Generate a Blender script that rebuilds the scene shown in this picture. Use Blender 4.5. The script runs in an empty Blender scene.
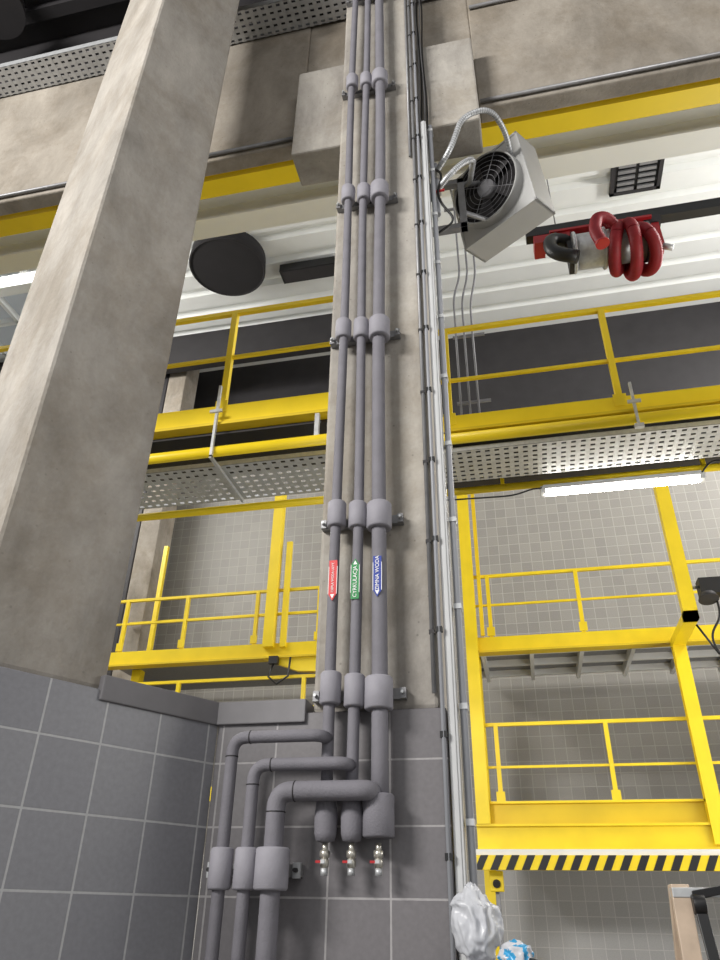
import bpy, bmesh, math, random
from mathutils import Vector, Matrix, noise
random.seed(7)
S=bpy.context.scene
S.view_settings.view_transform='Standard'
S.view_settings.look='None'
# ---------------------------------------------------------------- materials
def srgb(r,g,b):
    f=lambda c:(c/255/12.92) if c/255<=0.04045 else ((c/255+0.055)/1.055)**2.4
    return (f(r),f(g),f(b),1)
def newmat(name):
    m=bpy.data.materials.new(name); m.use_nodes=True
    nt=m.node_tree; b=nt.nodes['Principled BSDF']; return m,nt,b
def simple(name,col,rough=.5,metal=0,var=.12,scale=8,bump=.0):
    m,nt,b=newmat(name)
    tc=nt.nodes.new('ShaderNodeTexCoord'); n=nt.nodes.new('ShaderNodeTexNoise')
    n.inputs['Scale'].default_value=scale; n.inputs['Detail'].default_value=5
    nt.links.new(tc.outputs['Object'],n.inputs['Vector'])
    r=nt.nodes.new('ShaderNodeValToRGB')
    r.color_ramp.elements[0].position=.3; r.color_ramp.elements[1].position=.7
    r.color_ramp.elements[0].color=tuple(c*(1-var) for c in col[:3])+(1,)
    r.color_ramp.elements[1].color=tuple(min(1,c*(1+var)) for c in col[:3])+(1,)
    nt.links.new(n.outputs['Fac'],r.inputs['Fac']); nt.links.new(r.outputs['Color'],b.inputs['Base Color'])
    b.inputs['Roughness'].default_value=rough; b.inputs['Metallic'].default_value=metal
    if bump>0:
        n2=nt.nodes.new('ShaderNodeTexNoise'); n2.inputs['Scale'].default_value=scale*12
        nt.links.new(tc.outputs['Object'],n2.inputs['Vector'])
        bp=nt.nodes.new('ShaderNodeBump'); bp.inputs['Strength'].default_value=bump; bp.inputs['Distance'].default_value=.01
        nt.links.new(n2.outputs['Fac'],bp.inputs['Height']); nt.links.new(bp.outputs['Normal'],b.inputs['Normal'])
    return m
def concrete(name,c1,c2,pits=.6,sc=2.6):
    m,nt,b=newmat(name)
    tc=nt.nodes.new('ShaderNodeTexCoord')
    mp=nt.nodes.new('ShaderNodeMapping'); mp.inputs['Scale'].default_value=(1,1,.5)
    nt.links.new(tc.outputs['Object'],mp.inputs['Vector'])
    n=nt.nodes.new('ShaderNodeTexNoise'); n.inputs['Scale'].default_value=sc; n.inputs['Detail'].default_value=12; n.inputs['Roughness'].default_value=.7
    n.inputs['Distortion'].default_value=.3
    nt.links.new(mp.outputs['Vector'],n.inputs['Vector'])
    r=nt.nodes.new('ShaderNodeValToRGB'); r.color_ramp.elements[0].position=.34; r.color_ramp.elements[1].position=.66
    r.color_ramp.elements[0].color=c1; r.color_ramp.elements[1].color=c2
    nt.links.new(n.outputs['Fac'],r.inputs['Fac'])
    # formwork pits
    v=nt.nodes.new('ShaderNodeTexVoronoi'); v.inputs['Scale'].default_value=17
    nt.links.new(tc.outputs['Object'],v.inputs['Vector'])
    r2=nt.nodes.new('ShaderNodeValToRGB'); r2.color_ramp.elements[0].position=.05; r2.color_ramp.elements[1].position=.09
    r2.color_ramp.elements[0].color=(.5,.5,.5,1); r2.color_ramp.elements[1].color=(1,1,1,1)
    nt.links.new(v.outputs['Distance'],r2.inputs['Fac'])
    mx=nt.nodes.new('ShaderNodeMixRGB'); mx.blend_type='MULTIPLY'; mx.inputs['Fac'].default_value=pits
    nt.links.new(r.outputs['Color'],mx.inputs['Color1']); nt.links.new(r2.outputs['Color'],mx.inputs['Color2'])
    # brownish blotchy stains
    n3=nt.nodes.new('ShaderNodeTexNoise'); n3.inputs['Scale'].default_value=1.3; n3.inputs['Detail'].default_value=6; n3.inputs['Roughness'].default_value=.75
    nt.links.new(tc.outputs['Object'],n3.inputs['Vector'])
    r3=nt.nodes.new('ShaderNodeValToRGB'); r3.color_ramp.elements[0].position=.40; r3.color_ramp.elements[1].position=.56
    r3.color_ramp.elements[0].color=(.74,.70,.64,1); r3.color_ramp.elements[1].color=(1,1,1,1)
    nt.links.new(n3.outputs['Fac'],r3.inputs['Fac'])
    mx3=nt.nodes.new('ShaderNodeMixRGB'); mx3.blend_type='MULTIPLY'; mx3.inputs['Fac'].default_value=.75
    nt.links.new(mx.outputs['Color'],mx3.inputs['Color1']); nt.links.new(r3.outputs['Color'],mx3.inputs['Color2'])
    nt.links.new(mx3.outputs['Color'],b.inputs['Base Color'])
    b.inputs['Roughness'].default_value=.85
    n2=nt.nodes.new('ShaderNodeTexNoise'); n2.inputs['Scale'].default_value=45; n2.inputs['Detail'].default_value=6
    nt.links.new(tc.outputs['Object'],n2.inputs['Vector'])
    bp=nt.nodes.new('ShaderNodeBump'); bp.inputs['Strength'].default_value=.35; bp.inputs['Distance'].default_value=.01
    nt.links.new(n2.outputs['Fac'],bp.inputs['Height']); nt.links.new(bp.outputs['Normal'],b.inputs['Normal'])
    return m
def tile(name,c1,c2,grout,x0,z0,w=.2,mort=.0035,rough=.35):
    """square ceramic tiles on the local XZ plane of the wall"""
    m,nt,b=newmat(name)
    tc=nt.nodes.new('ShaderNodeTexCoord'); sp=nt.nodes.new('ShaderNodeSeparateXYZ'); nt.links.new(tc.outputs['Object'],sp.inputs[0])
    cb=nt.nodes.new('ShaderNodeCombineXYZ')
    for i,(o,off) in enumerate((('X',x0),('Z',z0))):
        a=nt.nodes.new('ShaderNodeMath'); a.operation='ADD'; a.inputs[1].default_value=-off+200*w
        nt.links.new(sp.outputs[o],a.inputs[0]); nt.links.new(a.outputs[0],cb.inputs[i])
    br=nt.nodes.new('ShaderNodeTexBrick'); br.offset=0; br.squash=1
    br.inputs['Scale'].default_value=1; br.inputs['Brick Width'].default_value=w; br.inputs['Row Height'].default_value=w
    br.inputs['Mortar Size'].default_value=mort; br.inputs['Mortar Smooth'].default_value=.15
    br.inputs['Color1'].default_value=c1; br.inputs['Color2'].default_value=c2; br.inputs['Mortar'].default_value=grout
    nt.links.new(cb.outputs[0],br.inputs['Vector'])
    n=nt.nodes.new('ShaderNodeTexNoise'); n.inputs['Scale'].default_value=60; n.inputs['Detail'].default_value=4
    nt.links.new(tc.outputs['Object'],n.inputs['Vector'])
    mx=nt.nodes.new('ShaderNodeMixRGB'); mx.blend_type='OVERLAY'; mx.inputs['Fac'].default_value=.18
    nt.links.new(br.outputs['Color'],mx.inputs['Color1']); nt.links.new(n.outputs['Fac'],mx.inputs['Color2'])
    nt.links.new(mx.outputs['Color'],b.inputs['Base Color'])
    b.inputs['Roughness'].default_value=rough
    bp=nt.nodes.new('ShaderNodeBump'); bp.invert=True; bp.inputs['Strength'].default_value=.5; bp.inputs['Distance'].default_value=.004
    nt.links.new(br.outputs['Fac'],bp.inputs['Height']); nt.links.new(bp.outputs['Normal'],b.inputs['Normal'])
    return m
M={}
M['conc']=concrete('concrete_column',srgb(138,133,127),srgb(182,177,169))
M['concL']=concrete('concrete_smooth',srgb(146,141,134),srgb(180,174,166),.35,3.2)
M['concB']=concrete('concrete_beam',srgb(130,123,113),srgb(166,158,147))
M['yellow']=simple('yellow_paint',srgb(238,208,26),.4,0,.06,3)
M['yellowD']=simple('yellow_girder_paint',srgb(218,188,24),.45,0,.08,2)
M['foam']=simple('pipe_insulation',srgb(116,114,121),.75,0,.08,14,.2)
M['foamC']=simple('insulation_collar',srgb(144,142,150),.7,0,.06,20,.15)
M['galv']=simple('galvanised_steel',srgb(192,194,196),.42,.45,.12,25)
M['steel']=simple('dull_steel',srgb(140,140,142),.45,.4,.12,20)
M['dark']=simple('dark_steel',srgb(46,44,46),.6,.1,.15,3)
M['black']=simple('black_plastic',srgb(22,22,24),.45,0,.1,10)
M['matt']=simple('matt_black_sheet',srgb(30,28,30),.95,0,.1,4)
M['white']=simple('white_sheet',srgb(226,228,226),.5,0,.03,2)
M['whiteP']=simple('white_plastic',srgb(216,216,214),.4,0,.03,6)
M['trunk']=simple('trunking_pvc',srgb(192,193,194),.5,0,.05,6)
M['greyP']=simple('grey_conduit',srgb(150,152,158),.45,0,.05,8)
M['hallP']=simple('hall_conduit',srgb(118,118,122),.5,0,.05,8)
M['casing']=simple('heater_casing',srgb(168,168,167),.45,.15,.05,4)
M['red']=simple('red_enamel',srgb(170,28,34),.4,0,.1,6)
M['redH']=simple('red_hose',srgb(146,30,40),.55,0,.12,9)
M['brass']=simple('nickel_plate',srgb(196,192,182),.3,.7,.08,30)
M['sill']=simple('grey_sill',srgb(124,122,125),.6,0,.08,10)
M['floor']=concrete('floor_concrete',srgb(110,108,104),srgb(140,138,132))
M['wood']=simple('pale_wood',srgb(186,166,146),.55,0,.15,12)
M['lblR']=simple('label_red',srgb(206,40,44),.4,0,.02); M['lblG']=simple('label_green',srgb(20,132,66),.4,0,.02); M['lblB']=simple('label_blue',srgb(34,58,150),.4,0,.02)
M['ink']=simple('label_text',srgb(240,240,240),.5,0,.0)
M['clear']=simple('plastic_film',srgb(206,208,214),.3,0,.08,14)
M['clear'].node_tree.nodes['Principled BSDF'].inputs['Alpha'].default_value=.82
M['blue']=simple('blue_print',srgb(50,150,200),.35,0,.05)
m,nt,b=newmat('lamp_diffuser'); b.inputs['Emission Color'].default_value=(1,.97,.9,1); b.inputs['Emission Strength'].default_value=30; M['lamp']=m
m,nt,b=newmat('skylight_glass'); b.inputs['Base Color'].default_value=srgb(150,155,158); b.inputs['Emission Color'].default_value=(.9,.95,1,1); b.inputs['Emission Strength'].default_value=.1; M['sky']=m
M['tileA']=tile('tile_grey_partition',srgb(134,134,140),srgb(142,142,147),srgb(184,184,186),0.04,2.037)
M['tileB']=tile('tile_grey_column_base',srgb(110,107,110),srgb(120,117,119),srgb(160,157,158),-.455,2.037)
M['tileF']=tile('tile_grey_hall',srgb(144,141,136),srgb(154,151,145),srgb(174,171,165),0,2.2,.2,.006,.5)
M['tileW']=tile('tile_pale_hall',srgb(172,171,170),srgb(180,179,178),srgb(200,198,196),0,2.2,.2,.006,.5)
# ---------------------------------------------------------------- mesh builder
class B:
    def __init__(s,name): s.name=name; s.bm=bmesh.new(); s.mats=[]
    def mi(s,m):
        m=M[m]
        if m not in s.mats: s.mats.append(m)
        return s.mats.index(m)
    def box(s,a,b,mat,mtx=None):
        i=s.mi(mat)
        vs=[s.bm.verts.new((x,y,z)) for x in (a[0],b[0]) for y in (a[1],b[1]) for z in (a[2],b[2])]
        if mtx is not None:
            for v in vs: v.co=mtx@v.co
        for f in ((0,1,3,2),(4,6,7,5),(0,4,5,1),(2,3,7,6),(0,2,6,4),(1,5,7,3)):
            fc=s.bm.faces.new([vs[k] for k in f]); fc.material_index=i
        return s
    def poly(s,pts,mat,ext=None):
        i=s.mi(mat); A=[s.bm.verts.new(p) for p in pts]
        f=s.bm.faces.new(A); f.material_index=i
        if ext is not None:
            e=Vector(ext); Bv=[s.bm.verts.new(Vector(p)+e) for p in pts]
            f=s.bm.faces.new(Bv[::-1]); f.material_index=i
            n=len(pts)
            for k in range(n):
                f=s.bm.faces.new((A[k],Bv[k],Bv[(k+1)%n],A[(k+1)%n])); f.material_index=i
        return s
    def sweep(s,pts,r,mat,seg=16,caps=True):
        i=s.mi(mat); P=[Vector(p) for p in pts]; n=len(P)
        R=r if isinstance(r,(list,tuple)) else [r]*n
        T=[]
        for k in range(n):
            a=P[max(k-1,0)]; b=P[min(k+1,n-1)]; t=(b-a)
            if t.length<1e-9: t=T[-1].copy() if T else Vector((0,0,1))
            T.append(t.normalized())
        ref=Vector((0,0,1)) if abs(T[0].z)<.9 else Vector((1,0,0))
        u=T[0].cross(ref).normalized(); rings=[]
        for k in range(n):
            u=(u-T[k]*u.dot(T[k])).normalized(); w=T[k].cross(u)
            rings.append([s.bm.verts.new(P[k]+(u*math.cos(2*math.pi*j/seg)+w*math.sin(2*math.pi*j/seg))*R[k]) for j in range(seg)])
        for k in range(n-1):
            for j in range(seg):
                f=s.bm.faces.new((rings[k][j],rings[k][(j+1)%seg],rings[k+1][(j+1)%seg],rings[k+1][j])); f.material_index=i; f.smooth=True
        if caps:
            for rg in (rings[0][::-1],rings[-1]):
                f=s.bm.faces.new(rg); f.material_index=i
        return s
    def cyl(s,a,b,r,mat,seg=16): return s.sweep([a,b],r,mat,seg)
    def torus(s,c,ax,R,r,mat,seg=24,rs=8):
        ax=Vector(ax).normalized(); ref=Vector((0,0,1)) if abs(ax.z)<.9 else Vector((1,0,0))
        u=ax.cross(ref).normalized(); w=ax.cross(u); c=Vector(c)
        pts=[c+(u*math.cos(2*math.pi*k/seg)+w*math.sin(2*math.pi*k/seg))*R for k in range(seg+1)]
        return s.sweep(pts,r,mat,rs,False)
    def collar(s,p,z,h,r,mat):
        x,y=p
        return s.sweep([(x,y,z-h/2),(x,y,z-h/2),(x,y,z-h/2+.006),(x,y,z+h/2-.006),(x,y,z+h/2),(x,y,z+h/2)],[r*.6,r-.005,r,r,r-.005,r*.6],mat,20)
    def done(s,bevel=0,loc=(0,0,0),rotz=0):
        bmesh.ops.recalc_face_normals(s.bm,faces=s.bm.faces)
        me=bpy.data.meshes.new(s.name); s.bm.to_mesh(me); s.bm.free()
        for m in s.mats: me.materials.append(m)
        o=bpy.data.objects.new(s.name,me); bpy.context.collection.objects.link(o)
        o.location=loc; o.rotation_euler=(0,0,rotz)
        if bevel:
            md=o.modifiers.new('bevel','BEVEL'); md.width=bevel; md.segments=2; md.limit_method='ANGLE'; md.angle_limit=math.radians(50)
        return o
def bend(pts,r,n=6):
    P=[Vector(p) for p in pts]; out=[P[0]]
    for k in range(1,len(P)-1):
        a=(P[k-1]-P[k]); b=(P[k+1]-P[k]); rr=min(r,a.length*.49,b.length*.49)
        A=P[k]+a.normalized()*rr; C=P[k]+b.normalized()*rr
        for j in range(n+1):
            t=j/n; out.append(A*(1-t)**2+P[k]*2*t*(1-t)+C*t*t)
    out.append(P[-1]); return out
# ---------------------------------------------------------------- room shell
b=B('floor'); b.box((-16,-7,-.2),(14,13.2,0),'floor'); b.done()
b=B('wall_back')
b.box((-16,13,2.2),(14,13.3,10.4),'tileF'); b.box((-16,13,0),(14,13.3,2.2),'tileW'); b.box((-16,13.02,10.4),(14,13.3,13.4),'dark'); b.done()
b=B('wall_left'); b.box((-16.3,-7,0),(-16,13.2,13.4),'white'); b.done()
b=B('ceiling')
y=3.0; prof=[]
while y<13.2:
    prof+=[(y,13.3),(y+.36,13.3),(y+.42,13.42),(y+.52,13.42)]; y+=.58
i=b.mi('white')
A=[b.bm.verts.new((-16,p[0],p[1])) for p in prof]; C=[b.bm.verts.new((14,p[0],p[1])) for p in prof]
for k in range(len(prof)-1): b.bm.faces.new((A[k],A[k+1],C[k+1],C[k])).material_index=i
b.box((-16,3,13.45),(14,13.2,13.6),'white'); b.done()
b=B('ceiling_near_bay')
b.box((-16,-7,8.5),(14,3.0,8.7),'dark')
for k in range(33): b.box((-16,-7+k*.3,8.42),(14,-6.9+k*.3,8.5),'dark')
b.done()
b=B('wall_upper_band'); b.box((-16,2.9,7.42),(14,3.05,8.5),'dark'); b.done()
ang=math.atan2(-.866,-.5)
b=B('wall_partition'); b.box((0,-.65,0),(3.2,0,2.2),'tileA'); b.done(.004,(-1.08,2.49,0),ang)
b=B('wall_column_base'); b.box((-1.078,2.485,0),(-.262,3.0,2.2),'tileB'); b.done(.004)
b=B('trim_1')
d=Vector((.5,.866,0)); nrm=Vector((.866,-.5,0)); cor=Vector((-1.08,2.49,0))
p0=cor-d*.475; n2=nrm*.012
q0=p0+n2; q1=cor+n2
b.poly([(q0.x,q0.y,2.165),(q1.x,q1.y,2.165),(q1.x-.2,q1.y+.15,2.165),(q0.x-.3,q0.y+.17,2.165)],'sill',(0,0,.08))
b.box((-1.09,2.47,2.165),(-.752,2.9,2.245),'sill'); b.done(.004)
# ---------------------------------------------------------------- concrete
c1=Vector((-1.536,1.708,0)); c2=Vector((-1.308,2.103,0)); bk=Vector((-.866,.5,0))*.6
i1=-nrm*.012
b=B('concrete_column')
pp=[c1+i1,c2+i1,c2+bk,c1+bk]
b.poly([(p.x,p.y,2.2) for p in pp],'concL',(0,0,4.95))
b.done(.015)
b=B('concrete_corbel')
p=[c1+i1*3-d*.15,c2+i1*-6+d*.14,c2+bk+d*.03,c1+bk-d*.15]
b.poly([(q.x,q.y,7.152) for q in p],'concL',(0,0,1.2)); b.done(.01)
b=B('concrete_column'); b.box((-.735,2.5,2.2),(-.285,2.98,7.33),'conc'); b.done(.015)
b=B('concrete_beam'); b.box((-16,2.75,5.93),(-1.08,2.86,7.4),'concB'); b.box((.09,2.75,5.93),(14,2.86,7.4),'concB'); b.box((-1.08,2.76,6.5),(-.74,2.86,7.4),'concB'); b.box((-.28,2.76,6.5),(.09,2.86,7.4),'concB'); b.done(.01)
b=B('concrete_corbel'); b.box((-1.075,2.6,5.60),(-.74,2.84,6.48),'conc'); b.done(.012)
b=B('concrete_corbel'); b.box((-.28,2.6,5.60),(.085,2.84,6.48),'conc'); b.done(.012)
b=B('beam_conduit'); b.cyl((.1,2.73,5.97),(6,2.73,5.97),.012,'steel'); b.cyl((.1,2.73,7.1),(6,2.73,7.1),.012,'steel')
b.cyl((-6,2.73,5.97),(-1.1,2.73,5.97),.012,'steel'); b.done()
def tray(b,x0,x1,y0,y1,z,h,step=.06,mat='galv',nl=5):
    b.box((x0,y0,z),(x1,y0+.004,z+h),mat); b.box((x0,y1-.004,z),(x1,y1,z+h),mat)
    w=(y1-y0)/nl
    for k in range(nl+1):
        yy=y0+k*w; b.box((x0,max(y0,yy-.32*w),z),(x1,min(y1,yy+.32*w),z+.003),mat)
    x=x0
    while x<x1: b.box((x,y0,z-.001),(x+step*.5,y1,z+.004),mat); x+=step
    return b
b=tray(B('cable_tray'),-6,3,2.52,2.74,7.35,.06)
for k in range(5): b.sweep([(-6+j*.5,2.56+.03*k+.004*math.sin(j+k),7.37+.012*math.sin(j*1.7+k)) for j in range(19)],.009,'black',8)
b.done()
# ---------------------------------------------------------------- insulated pipework on the column
PX=[(-.65,.020,.037),(-.565,.020,.036),(-.48,.028,.049)]
YP=2.42
b=B('insulated_pipework')
for k,(x,r,rc) in enumerate(PX):
    pts=[]; n=40
    for j in range(n+1):
        z=1.86+(8.4-1.86)*j/n
        pts.append((x+.004*math.sin(z*1.9+k*2),YP+.003*math.sin(z*1.3+k),z))
    b.sweep(pts,r,'foam',18)
    for z in (2.25,2.93,3.90,4.86,5.90,7.0):
        b.collar((x,YP),z+(.012*(1-k)),.11,rc,'foamC')
    if k<2: b.sweep([(x,YP,1.925),(x,YP,1.91),(x,YP,1.86),(x,YP,1.81),(x,YP,1.79),(x,YP,1.785)],[r,rc*.85,rc,rc*.95,rc*.8,rc*.3],'foam',20)
    else: b.collar((x,YP),1.86,.125,rc+.001,'foam')
for z in (2.25,2.93,3.90,4.86,5.90,7.0):
    b.box((-.725,2.474,z-.018),(-.395,2.499,z+.018),'steel')
    for x in (-.715,-.405): b.box((x-.011,2.464,z-.018),(x+.011,2.474,z+.018),'steel'); b.cyl((x,2.447,z),(x,2.464,z),.006,'galv',6)
YB=2.36
for (xv,zh,r,xe,rc) in ((-.963,2.096,.020,-.665,.036),(-.882,2.008,.020,-.58,.036),(-.798,1.927,.030,-.505,.052)):
    pts=bend([(xv,YB,0.02),(xv,YB,zh),(xe,YB,zh),(xe+.012,YP,zh)],.05,8)
    b.sweep(pts,r,'foam',18)
    for z in (1.71,.7): b.collar((xv,YB),z,.115,rc,'foamC')
    for z in (1.71,.7): b.cyl((xv,YB,z),(xv,2.45,z),.008,'galv',8)
    b.torus((xv,YB,zh-.06),(0,0,1),r,.002,'dark',20,6); b.torus((xv+.06,YB,zh),(1,0,0),r,.002,'dark',20,6)
for z in (1.71,.7):
    b.box((-1.04,2.452,z-.018),(-.735,2.484,z+.018),'steel')
    for x in (-1.03,-.745): b.box((x-.012,2.44,z-.022),(x+.012,2.452,z+.022),'galv'); b.cyl((x,2.42,z),(x,2.44,z),.007,'dark',6)
b.done()
for k,(x,r,rc) in enumerate(PX):
    b=B('ball_valve')
    b.cyl((x,YP,1.784),(x,YP,1.755),.009,'brass',12)
    b.sweep([(x,YP,1.765),(x,YP,1.762),(x,YP,1.745),(x,YP,1.742)],[.010,.016,.016,.010],'brass',6)
    b.sweep([(x,YP,1.745),(x,YP,1.735),(x,YP,1.722),(x,YP,1.712)],[.009,.014,.014,.009],'brass',14)
    b.cyl((x,YP,1.715),(x,YP,1.695),.011,'galv',10)
    b.cyl((x,YP,1.73),(x,YP-.022,1.73),.004,'galv',8)
    b.box((x-.022,YP-.025,1.728),(x-.004,YP-.022,1.735),'red'); b.box((x-.006,YP-.026,1.727),(x+.007,YP-.021,1.737),'galv')
    b.done()
def label(x,r,mat,up,txt,name):
    y=YP-r-.006; w=.0155; z0,z1=2.575,2.735
    b=B(name)
    if up: pts=[(x-w,y,z0),(x+w,y,z0),(x+w,y,z1-.025),(x,y,z1),(x-w,y,z1-.025)]
    else: pts=[(x-w,y,z0+.025),(x,y,z0),(x+w,y,z0+.025),(x+w,y,z1),(x-w,y,z1)]
    b.poly(pts,mat,(0,.004,0))
    b.box((x-w-.0015,y-.0005,z0+.025),(x-w+.0005,y+.001,z1-.025),'ink'); b.box((x+w-.0005,y-.0005,z0+.025),(x+w+.0015,y+.001,z1-.025),'ink')
    if up: b.poly([(x-.008,y-.0006,z1-.024),(x+.008,y-.0006,z1-.024),(x,y-.0006,z1-.008)],'ink')
    else: b.poly([(x-.008,y-.0006,z0+.024),(x+.008,y-.0006,z0+.024),(x,y-.0006,z0+.008)],'ink')
    o=b.done()
    cu=bpy.data.curves.new(name+'_text','FONT'); cu.body=txt; cu.size=.0205 if len(txt)<14 else .0125; cu.align_x='CENTER'; cu.align_y='CENTER'; cu.extrude=.0003
    cu.materials.append(M['ink'])
    t=bpy.data.objects.new('text',cu); bpy.context.collection.objects.link(t)
    t.matrix_world=Matrix.Translation((x,y-.001,(z0+z1)/2+(-.012 if up else .012)))@Matrix.Rotation(math.pi/2,4,'X')@Matrix.Rotation(math.pi/2,4,'Z')
    t.parent=o
label(-.65,.02,'lblR',False,'CIEPLA WODA UZYT.','pipe_label_red')
label(-.565,.02,'lblG',True,'CYRKULACJA','pipe_label_green')
label(-.48,.028,'lblB',False,'ZIMNA WODA','pipe_label_blue')
# ---------------------------------------------------------------- conduits right of column
b=B('electrical_conduit')
b.cyl((-.272,2.475,0.02),(-.272,2.475,7.3),.0075,'greyP',10)
b.cyl((-.300,2.488,2.25),(-.300,2.488,8.3),.008,'steel',10)
b.cyl((-.322,2.488,5.2),(-.322,2.488,8.3),.007,'steel',10)
b.cyl((-.206,2.53,0.02),(-.206,2.53,5.5),.0125,'greyP',12)
z=.3
while z<7.2:
    b.box((-.284,2.468,z),(-.260,2.484,z+.02),'black')
    if z>2.3: b.box((-.310,2.480,z),(-.290,2.499,z+.014),'dark')
    if z<5.5: b.box((-.220,2.515,z+.1),(-.192,2.56,z+.12),'galv')
    z+=.36
b.done()
b=B('white_cable_trunking'); b.box((-.258,2.49,0.02),(-.226,2.56,5.5),'trunk'); b.box((-.250,2.486,0.02),(-.234,2.49,5.5),'trunk'); b.done(.003)
b=B('cable_bundle')
for k in range(4): b.sweep([(-.262+.012*k+.006*math.sin(j*1.1+k),2.575+.006*math.cos(j+k),4.9+j*.2) for j in range(12)],.005,'black' if k%2 else 'steel',8)
b.done()
# ---------------------------------------------------------------- crane runway + roof steel
b=B('crane_runway_beam')
b.box((-16,3.44,6.75),(14,3.60,6.78),'yellow'); b.box((-16,3.5,6.78),(14,3.53,7.0),'yellow'); b.box((-16,3.42,7.0),(14,3.62,7.03),'yellow')
b.box((-16,3.50,7.03),(14,3.54,7.07),'steel')
b.done()
b=B('white_steel_beam')
b.box((-16,4.2,7.30),(14,4.42,7.33),'white'); b.box((-16,4.31,7.33),(14,4.34,7.6),'white'); b.box((-16,4.2,7.6),(14,4.42,7.63),'white'); b.done()
b=B('round_ceiling_duct')
c=Vector((-5.1,9.6,12.95))
b.sweep([c+Vector((0,0,.35)),c,c],[.76,.78,.74],'matt',48); b.torus(c,(0,0,1),.76,.02,'matt',48,8); b.done()
b=B('ceiling_vent_grille')
b.box((2.5,8.75,13.22),(3.4,8.82,13.30),'dark'); b.box((2.5,9.58,13.22),(3.4,9.65,13.30),'dark'); b.box((2.5,8.75,13.22),(2.57,9.65,13.30),'dark'); b.box((3.33,8.75,13.22),(3.4,9.65,13.30),'dark')
b.box((2.5,8.75,13.28),(3.4,9.65,13.30),'black')
for k in range(6):
    for q in range(2): b.box((2.62+q*.36,8.88+k*.125,13.22),(2.92+q*.36,8.94+k*.125,13.26),'steel')
b.done()
b=B('ceiling_box_light')
b.box((-4.1,9.95,13.0),(-2.9,10.3,13.2),'black'); b.box((-4.05,9.98,12.985),(-2.95,10.27,13.0),'dark')
for x in (-3.8,-3.2): b.box((x,10.1,13.2),(x+.04,10.14,13.3),'steel')
b.done()
b=B('roof_truss'); b.box((-16,11.6,12.3),(-3.0,11.8,13.25),'dark'); b.done()
b=B('window_1')
b.box((-14.5,8.3,13.2),(-9.4,11.2,13.25),'sky')
for k in range(6): b.box((-14.5+k*1.0,8.3,13.05),(-14.42+k*1.0,11.2,13.2),'white')
for k in range(4): b.box((-14.5,8.3+k*.95,13.05),(-9.4,8.4+k*.95,13.2),'white')
b.done()
b=B('roof_girder')
for yy,zz in ((6.2,9.6),(7.4,10.8)): b.box((-16,yy,zz),(-7.3,yy+.2,zz+.28),'white')
b.done()
# ---------------------------------------------------------------- yellow walkways
def railing(b,x0,x1,y,zt,zm,zd,posts,r=.024,mat='yellow'):
    b.box((x0,y-r,zt-2*r),(x1,y+r,zt),mat)
    b.box((x0,y-r*.7,zm-r),(x1,y+r*.7,zm+r*.4),mat)
    for x in posts:
        b.box((x-.03,y-.03,zd),(x+.03,y+.03,zt-r),mat); b.box((x-.06,y-.045,zd+.02),(x+.06,y-.03,zd+.16),mat)
b=B('walkway')
railing(b,-.6,6,5.9,7.03,6.33,5.72,[-.45,1.17,3.3])
b.box((-.9,5.86,5.67),(6,5.94,5.85),'yellow'); b.box((-.9,5.82,5.64),(6,5.98,5.67),'yellowD')
b.cyl((-.9,5.84,5.56),(6,5.84,5.56),.055,'yellow')
b.box((-.9,5.94,5.60),(6,6.9,5.63),'dark')
x=1.27; y0=5.78
b.box((x-.012,y0,5.45),(x+.012,y0+.03,5.95),'galv'); b.box((x-.06,y0-.02,5.70),(x+.06,y0,5.73),'galv'); b.box((x-.04,y0-.02,5.42),(x+.04,y0+.02,5.46),'galv')
tray(b,-.9,6,5.92,6.5,5.46,.05,.09,'galv',7)
b.cyl((-.9,6.75,5.49),(6,6.75,5.49),.04,'yellow')
for x in (0,2,4): b.box((x-.02,6.73,5.50),(x+.02,6.77,5.62),'yellow')
b.done()
b=B('walkway')
railing(b,-6,-1.3,5.2,7.05,6.42,5.68,[-4.55,-2.58,-1.35])
b.box((-6,5.16,5.56),(-1.3,5.24,5.78),'yellow'); b.box((-6,5.12,5.53),(-1.3,5.28,5.56),'yellowD')
b.cyl((-6,5.15,5.24),(-1.3,5.15,5.24),.05,'yellow')
b.box((-6,5.24,5.5),(-1.3,6.0,5.53),'dark')
for x in (-5.5,-4.2,-1.6): b.box((x-.02,5.13,5.24),(x+.02,5.17,5.55),'galv')
x=-2.57; y0=5.06
b.box((x-.012,y0,5.13),(x+.012,y0+.03,5.95),'galv'); b.box((x-.06,y0-.02,5.62),(x+.06,y0,5.65),'galv'); b.box((x-.012,y0,5.12),(x+.012,y0+.85,5.15),'galv')
tray(b,-6,-1.3,5.3,5.95,5.18,.05,.09,'galv',7)
b.cyl((-6,6.1,5.17),(-1.4,6.1,5.17),.04,'yellow')
b.done()
b=B('strip_lamp')
b.box((.41,6.70,5.40),(1.95,6.82,5.445),'whiteP'); b.sweep([(.43,6.76,5.39),(1.93,6.76,5.39)],.046,'lamp',14)
b.box((.38,6.71,5.36),(.43,6.81,5.44),'whiteP'); b.box((1.93,6.71,5.36),(1.98,6.81,5.44),'whiteP')
b.sweep(bend([(-.6,6.68,5.36),(.1,6.68,5.34),(.3,6.68,5.40),(.4,6.72,5.42)],.1),.009,'black',8)
b.sweep(bend([(1.95,6.72,5.42),(2.05,6.66,5.52),(2.25,6.66,5.5),(2.3,6.66,5.2),(2.6,6.66,5.1)],.1),.009,'black',8); b.done()
b=B('work_platform')
railing(b,-.75,6,11,6.33,5.82,5.28,[-.4,.98,3.4])
b.box((-.8,10.95,5.06),(6,11.05,5.28),'yellow'); b.box((-.8,10.9,5.03),(6,11.1,5.06),'yellowD'); b.box((-.8,11.05,5.2),(6,12.8,5.24),'steel')
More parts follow.
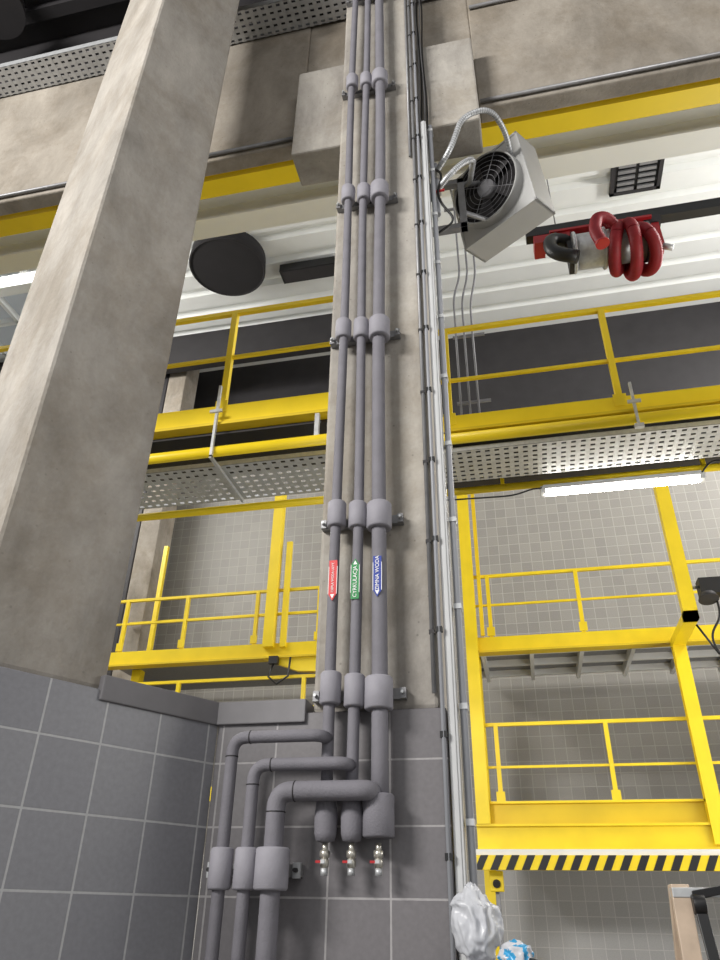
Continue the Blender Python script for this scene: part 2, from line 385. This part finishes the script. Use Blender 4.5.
for k in range(9): b.box((-.6+k*.75,11.05,5.06),(-.54+k*.75,12.7,5.2),'whiteP')
for k in range(3): b.box((-.8,11.3+k*.6,5.1),(6,11.36+k*.6,5.2),'whiteP')
railing(b,-.75,6,11,4.0,3.4,2.91,[-.45,1.08,3.4])
b.box((-.8,10.95,2.66),(6,11.05,2.91),'yellowD'); b.box((-.8,10.9,2.91),(6,11.1,2.94),'yellow')
b.box((-.8,10.85,2.36),(6,10.95,2.63),'yellow'); b.box((-.8,10.8,2.62),(6,11.0,2.65),'yellow'); b.box((-.8,10.8,2.34),(6,11.0,2.37),'yellow')
b.box((-.8,11.05,2.7),(6,12.8,2.74),'dark')
for (x,y,z0,z1) in ((-.70,10.85,2.65,8.3),(2.24,10.85,2.4,5.05)):
    b.box((x-.09,y-.07,z0),(x+.09,y-.05,z1),'yellow'); b.box((x-.09,y+.05,z0),(x+.09,y+.07,z1),'yellow'); b.box((x-.015,y-.05,z0),(x+.015,y+.05,z1),'yellow')
b.box((2.15,9.68,4.95),(2.33,9.82,7.6),'yellow')
b.box((2.15,9.68,4.95),(2.33,10.95,5.06),'yellow')
b.box((-.56,10.9,5.3),(-.5,10.96,8.2),'yellow')
for x in (-.7,5.8): b.box((x-.08,11.4,0),(x+.08,11.56,5.2),'yellow')
b.box((-.85,10.68,2.10),(6,10.78,2.27),'yellow')
x=-.85
while x<5.9: b.poly([(x,10.675,2.10),(x+.1,10.675,2.10),(x+.19,10.675,2.27),(x+.09,10.675,2.27)],'black',(0,.004,0)); x+=.2
b.box((-.85,10.71,2.27),(6,10.83,2.34),'whiteP')
b.box((2.42,9.66,5.28),(2.72,9.86,5.5),'black'); b.cyl((2.33,9.75,5.4),(2.43,9.75,5.4),.02,'steel'); b.sweep([(2.5,9.72,5.28),(2.5,9.70,5.2)],[.10,.13],'dark',20)
b.sweep(bend([(2.6,9.75,5.3),(2.62,9.75,5.0),(2.4,9.7,4.7),(2.5,9.7,4.4),(2.3,9.8,4.9)],.2),.015,'black',8)
b.done()
b=B('work_platform')
railing(b,-7.3,-2.6,11,6.35,5.9,5.38,[-6.75,-5.6,-4.3,-3.2])
b.box((-7.4,10.95,5.15),(-2.6,11.05,5.38),'yellow'); b.box((-7.4,10.9,5.12),(-2.6,11.1,5.15),'yellowD'); b.box((-6.9,11.05,5.2),(-2.6,12.8,5.24),'steel')
b.box((-4.1,10.85,5.3),(-3.92,10.99,8.2),'yellow'); b.box((-3.82,10.9,5.3),(-3.72,10.95,7.2),'yellow')
b.poly([(-4.1,10.94,5.12),(-2.6,10.94,5.12),(-2.6,10.94,4.85),(-3.5,10.94,4.9)],'yellow',(0,.1,0))
railing(b,-7.3,-2.6,11,4.85,4.35,3.2,[-5.55,-3.4])
b.box((-7.4,10.95,3.0),(-2.6,11.05,3.2),'yellow')
b.cyl((-7.2,11.9,6.25),(-2.6,11.9,6.25),.03,'yellow'); b.box((-6.7,11.8,5.3),(-6.62,11.88,7.8),'yellow')
for x in (-6.6,-3): b.box((x-.08,11.4,0),(x+.08,11.56,5.2),'yellow')
b.box((-3.95,10.8,5.0),(-3.8,10.9,5.12),'black'); b.sweep([(-3.88,10.85,5.0),(-3.95,10.85,4.8),(-3.8,10.85,4.68),(-3.62,10.85,4.8),(-3.6,10.85,5.1)],.018,'black',8)
b.done()
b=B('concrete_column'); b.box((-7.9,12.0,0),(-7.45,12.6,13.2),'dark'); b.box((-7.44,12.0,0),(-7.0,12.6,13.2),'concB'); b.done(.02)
b=B('yellow_socket_box'); b.box((-.68,10.9,1.86),(-.5,11.0,2.1),'yellow'); b.cyl((-.59,10.9,1.96),(-.59,10.86,1.94),.05,'dark'); b.box((-.62,11.0,0),(-.56,11.06,2.1),'steel'); b.done(.01)
b=B('wall_conduit')
for k in range(3):
    x=-.45+.12*k; b.sweep(bend([(x,8.0,6.8),(x,8.0,9.6-.1*k),(x+.12,8.0,10.0),(x+.12,8.0,13.29)],.2),.016,'hallP',10)
for z in (7.6,8.8,11.6): b.box((-.5,8.02,z),(-.04,8.05,z+.04),'hallP')
b.done()
# ---------------------------------------------------------------- hose reel on rail
b=B('exhaust_hose_reel')
b.box((.55,5.95,8.33),(5.5,6.07,8.42),'black'); b.box((.55,5.98,8.42),(5.5,6.04,8.50),'black')
for x in (1.0,1.85): b.box((x-.03,5.9,7.80),(x+.03,6.12,8.34),'dark')
for x in (.9,3.4,5.2): b.cyl((x,6.01,8.5),(x,6.01,13.29),.007,'hallP',6)
b.box((.62,5.88,8.16),(1.02,6.1,8.24),'red'); b.box((.80,5.86,8.24),(1.9,6.14,8.27),'red'); b.box((.62,5.86,8.10),(.74,6.1,8.18),'red')
b.cyl((1.02,5.98,7.98),(1.80,5.98,7.98),.20,'galv',28)
for x in (1.04,1.36): b.torus((x,5.98,7.98),(1,0,0),.215,.018,'galv',28,8)
b.cyl((1.78,5.98,7.98),(1.83,5.98,7.98),.22,'dark',28)
def hose(pts,r=.07):
    P=[Vector(p) for p in pts]; Q=[]; R=[]
    for k in range(len(P)-1):
        nn=max(1,round((P[k+1]-P[k]).length/.03))
        for j in range(nn):
            c=P[k].lerp(P[k+1],j/nn); Q.append(c); R.append(r); Q.append(P[k].lerp(P[k+1],(j+.5)/nn)); R.append(r*.85)
    Q.append(P[-1]); R.append(r); b.sweep(Q,R,'redH',14)
for k in range(3):
    cx=1.50+k*.13; ax=Vector((1,.14*(k-1),.34*(k-1)+.05)).normalized(); u_=ax.cross(Vector((0,0,1))).normalized(); w_=ax.cross(u_)
    rr=.23+.045*(k==1)
    hose([Vector((cx,5.98,7.93-.03*k))+(u_*math.cos(2*math.pi*q/32)+w_*math.sin(2*math.pi*q/32))*rr for q in range(33)])
hose(bend([(1.48,5.78,8.08),(1.40,5.70,8.15),(1.28,5.64,8.10),(1.22,5.60,7.86),(1.27,5.60,7.66)],.1),.066)
b.cyl((1.27,5.60,7.67),(1.275,5.60,7.64),.073,'red',18)
b.sweep(bend([(1.12,6.0,8.14),(.78,5.88,8.18),(.78,5.80,7.84),(1.04,5.80,7.72)],.18),.075,'black',14)
b.box((1.89,5.92,7.83),(1.97,6.05,8.22),'red'); b.cyl((1.95,5.95,7.85),(2.05,5.95,7.80),.035,'galv'); b.box((1.88,5.9,8.2),(2.0,6.1,8.3),'dark')
b.done()
# ---------------------------------------------------------------- unit heater with its hoses
b=B('unit_heater')
a=Vector((-.54,-.80,-.22)).normalized(); u=a.cross(Vector((0,0,1))).normalized(); w=u.cross(a).normalized()
ctr=Vector((.105,3.02,5.47))
mt=Matrix(((u.x,w.x,a.x,ctr.x),(u.y,w.y,a.y,ctr.y),(u.z,w.z,a.z,ctr.z),(0,0,0,1)))
b.box((-.26,-.26,-.2),(.26,.26,0),'casing',mt)
for (p,q) in (((-.27,-.27,-.21),(.27,-.255,.005)),((-.27,.255,-.21),(.27,.27,.005)),((-.27,-.27,-.21),(-.255,.27,.005)),((.255,-.27,-.21),(.27,.27,.005))): b.box(p,q,'casing',mt)
g=lambda x,y,z: mt@Vector((x,y,z))
b.sweep([g(0,0,0),g(0,0,.06)],[.238,.232],'casing',40,False)      # outer shroud
b.sweep([g(0,0,.004),g(0,0,.06)],[.222,.226],'dark',40,False)      # inner shroud
b.torus(g(0,0,.06),a,.229,.006,'casing',40,8)
b.cyl(g(0,0,.002),g(0,0,.008),.224,'matt',40)
b.cyl(g(0,0,.008),g(0,0,.05),.058,'hallP',24)
for k in range(5):
    t=2*math.pi*k/5
    pts=[]
    for (rr,tt,zz) in ((.05,-.25,.016),(.20,-.30,.016),(.20,.30,.045),(.05,.3,.04)): pts.append(g(rr*math.cos(t+tt),rr*math.sin(t+tt),zz))
    b.poly(pts,'dark')
for R_ in (.05,.08,.11,.14,.17,.20): b.torus(g(0,0,.064),a,R_,.0018,'hallP',32,5)
for k in range(4):
    t=math.pi*2*k/4+.6; b.cyl(g(.03*math.cos(t),.03*math.sin(t),.064),g(.232*math.cos(t),.232*math.sin(t),.064),.0025,'hallP',5)
b.box((-.27,2.90,5.05),(-.05,2.94,5.09),'steel'); b.box((-.27,2.90,5.45),(-.05,2.94,5.49),'steel'); b.box((-.09,2.90,5.05),(-.05,2.94,5.49),'steel')
b.cyl((-.07,2.92,5.2),g(0,-.2,-.18),.015,'steel',8); b.cyl((-.07,2.92,5.45),g(0,.2,-.18),.015,'steel',8)
def br(pts,r=.016):
    P=bend(pts,.25,10); b.sweep(P,r,'galv',12)
    for k in range(0,len(P)-1):
        A_,C_=P[k],P[k+1]; nn=max(1,int((C_-A_).length/.02))
        for j in range(nn):
            b.torus(A_.lerp(C_,j/nn),C_-A_,r,.002,'steel',10,4)
br([(-.2,2.60,5.00),(-.14,2.54,5.02),(-.05,2.52,5.10),(.02,2.56,5.18),g(.05,.02,.14),g(.18,.12,.11),g(.25,.14,.0)])
br([(-.2,2.66,5.25),(-.10,2.56,5.30),(-.02,2.54,5.55),(.14,2.56,5.62),(.22,2.70,5.60),(.26,2.94,5.58)])
b.cyl((-.2,2.60,4.82),(-.2,2.60,5.04),.02,'greyP'); b.cyl((-.2,2.66,5.05),(-.2,2.66,5.32),.02,'greyP')
b.sweep([(-.2,2.60,4.94),(-.2,2.60,4.99)],[.03,.03],'brass',8); b.sweep([(-.2,2.66,5.18),(-.2,2.66,5.23)],[.03,.03],'brass',8)
b.box((-.20,2.56,4.96),(-.15,2.57,4.972),'red')
b.sweep(bend([(-.22,2.66,5.3),(-.15,2.56,5.1),(-.2,2.55,4.9),(-.1,2.6,4.75),(-.2,2.62,4.7)],.1),.007,'black',8)
b.done(.004)
b=B('high_bay_lamp'); b.sweep([(-3.75,2.35,8.42),(-3.75,2.35,8.25),(-3.75,2.35,8.15),(-3.75,2.35,8.0)],[.08,.1,.22,.26],'dark',32); b.done()
# ---------------------------------------------------------------- ladder, cabinet, bags
b=B('step_ladder')
for (xa,ya,xb,yb) in ((.455,3.0,.375,2.6),(.455,3.04,.375,3.45),(.86,3.0,.94,2.6),(.86,3.04,.94,3.45)):
    dx=.03
    b.poly([(xa-dx,ya-.012,1.70),(xa+dx,ya-.012,1.70),(xb+dx,yb-.012,0),(xb-dx,yb-.012,0)],'wood',(0,.03,0))
for k in range(6):
    z=1.45-k*.26; t=(1.7-z)/1.7; y=3.0-.4*t; x0=.455-.08*t; x1=.86+.08*t
    b.box((x0,y-.03,z),(x1,y+.03,z+.025),'wood')
b.box((.425,2.975,1.66),(.89,3.07,1.69),'galv')
for x in (.50,.82):
    b.cyl((x-.02,2.96,1.64),(x+.02,2.96,1.64),.03,'black',18)
    b.poly([(x-.018,2.955,1.66),(x+.018,2.955,1.66),(x+.028,2.90,1.40),(x-.008,2.90,1.40)],'black',(0,.012,0))
    b.poly([(x-.015,2.955,1.65),(x+.10,2.97,1.675),(x+.10,2.97,1.70),(x-.015,2.955,1.68)],'black',(0,.012,0))
b.done(.003)
b=B('tool_cabinet'); b.box((-.245,2.1,0),(.05,2.42,1.47),'steel'); b.box((-.235,2.09,.1),(.04,2.1,.7),'greyP'); b.box((-.235,2.09,.75),(.04,2.1,1.42),'greyP'); b.box((-.1,2.075,1.0),(-.04,2.09,1.02),'black'); b.done(.006)
b=B('plastic_bag')
i=b.mi('clear')
r_=bmesh.ops.create_icosphere(b.bm,subdivisions=5,radius=.1)
for v in r_['verts']:
    p=v.co.copy(); n=abs(noise.noise(p*20))*.05+abs(noise.noise(p*48))*.016
    v.co=p*(1-n*8+.15); v.co.x*=.64; v.co.y*=.62; v.co.z*=.92
    if v.co.z>.045: q=max(.55,1-(v.co.z-.045)*8); v.co.x=v.co.x*q-.012; v.co.y*=q
for f in b.bm.faces: f.material_index=i; f.smooth=True
mz=min(v.co.z for v in b.bm.verts)
bmesh.ops.translate(b.bm,verts=list(b.bm.verts),vec=(-.188,2.34,1.473-mz))
b.done()
b=B('printed_plastic_bag')
iw=b.mi('clear'); ib=b.mi('blue')
r_=bmesh.ops.create_icosphere(b.bm,subdivisions=4,radius=.045)
for f in b.bm.faces:
    cc=f.calc_center_median(); f.material_index=ib if (noise.noise(cc*45)>.12) else iw; f.smooth=True
for v in r_['verts']:
    p=v.co.copy(); n=abs(noise.noise(p*38))*.8+abs(noise.noise(p*80))*.3
    v.co=p*(1-n*.6+.15); v.co.x*=1.0; v.co.y*=.7; v.co.z*=.75
mz=min(v.co.z for v in b.bm.verts)
bmesh.ops.translate(b.bm,verts=list(b.bm.verts),vec=(-.085,2.25,1.473-mz))
b.sweep(bend([(-.052,2.23,1.505),(-.025,2.22,1.50),(-.010,2.22,1.475)],.02),.004,'black',8); b.done()
# ---------------------------------------------------------------- lights
def area(name,loc,tgt,size,e,col=(1,.975,.935)):
    l=bpy.data.lights.new(name,'AREA'); l.shape='RECTANGLE'; l.size=size[0]; l.size_y=size[1]; l.energy=e; l.color=col
    o=bpy.data.objects.new(name,l); bpy.context.collection.objects.link(o); o.location=loc
    o.rotation_euler=(Vector(tgt)-Vector(loc)).to_track_quat('-Z','Y').to_euler(); return o
area('hall_fill',(7.5,8.5,11.5),(0,10,5),(6,1.2),950)
area('hall_fill',(-10,7,11.5),(-3,10,6),(6,1.2),850)
area('bay_luminaire',(-5.5,-4.0,6.5),(-1.2,2.0,4.0),(3,1.2),950)
area('bay_luminaire',(3,-4,7.8),(-.5,2.5,2.5),(4,1.2),120)
area('hall_fill',(6,3.9,4.0),(0,4.5,7.0),(3,1),170)  # added fill light aimed upward, stands in for bounce; not a fixture
area('hall_fill',(5,8.5,1.5),(1,8,9),(3,2),190)  # added low fill, brightens the hall ceiling from below; no real lamp here
w=bpy.data.worlds.new('world'); S.world=w; w.use_nodes=True
bg=w.node_tree.nodes['Background']; bg.inputs[0].default_value=(.98,.99,1,1); bg.inputs[1].default_value=.56
# ---------------------------------------------------------------- camera
cam=bpy.data.cameras.new('camera'); co=bpy.data.objects.new('camera',cam); bpy.context.collection.objects.link(co)
cam.sensor_fit='VERTICAL'; cam.sensor_height=36; cam.lens=27; cam.clip_start=.05; cam.clip_end=200
co.matrix_world=Matrix.Translation((0,0,1.6))@Matrix.Rotation(math.radians(13),4,'Z')@Matrix.Rotation(math.radians(121),4,'X')@Matrix.Rotation(math.radians(1),4,'Z')
S.camera=co
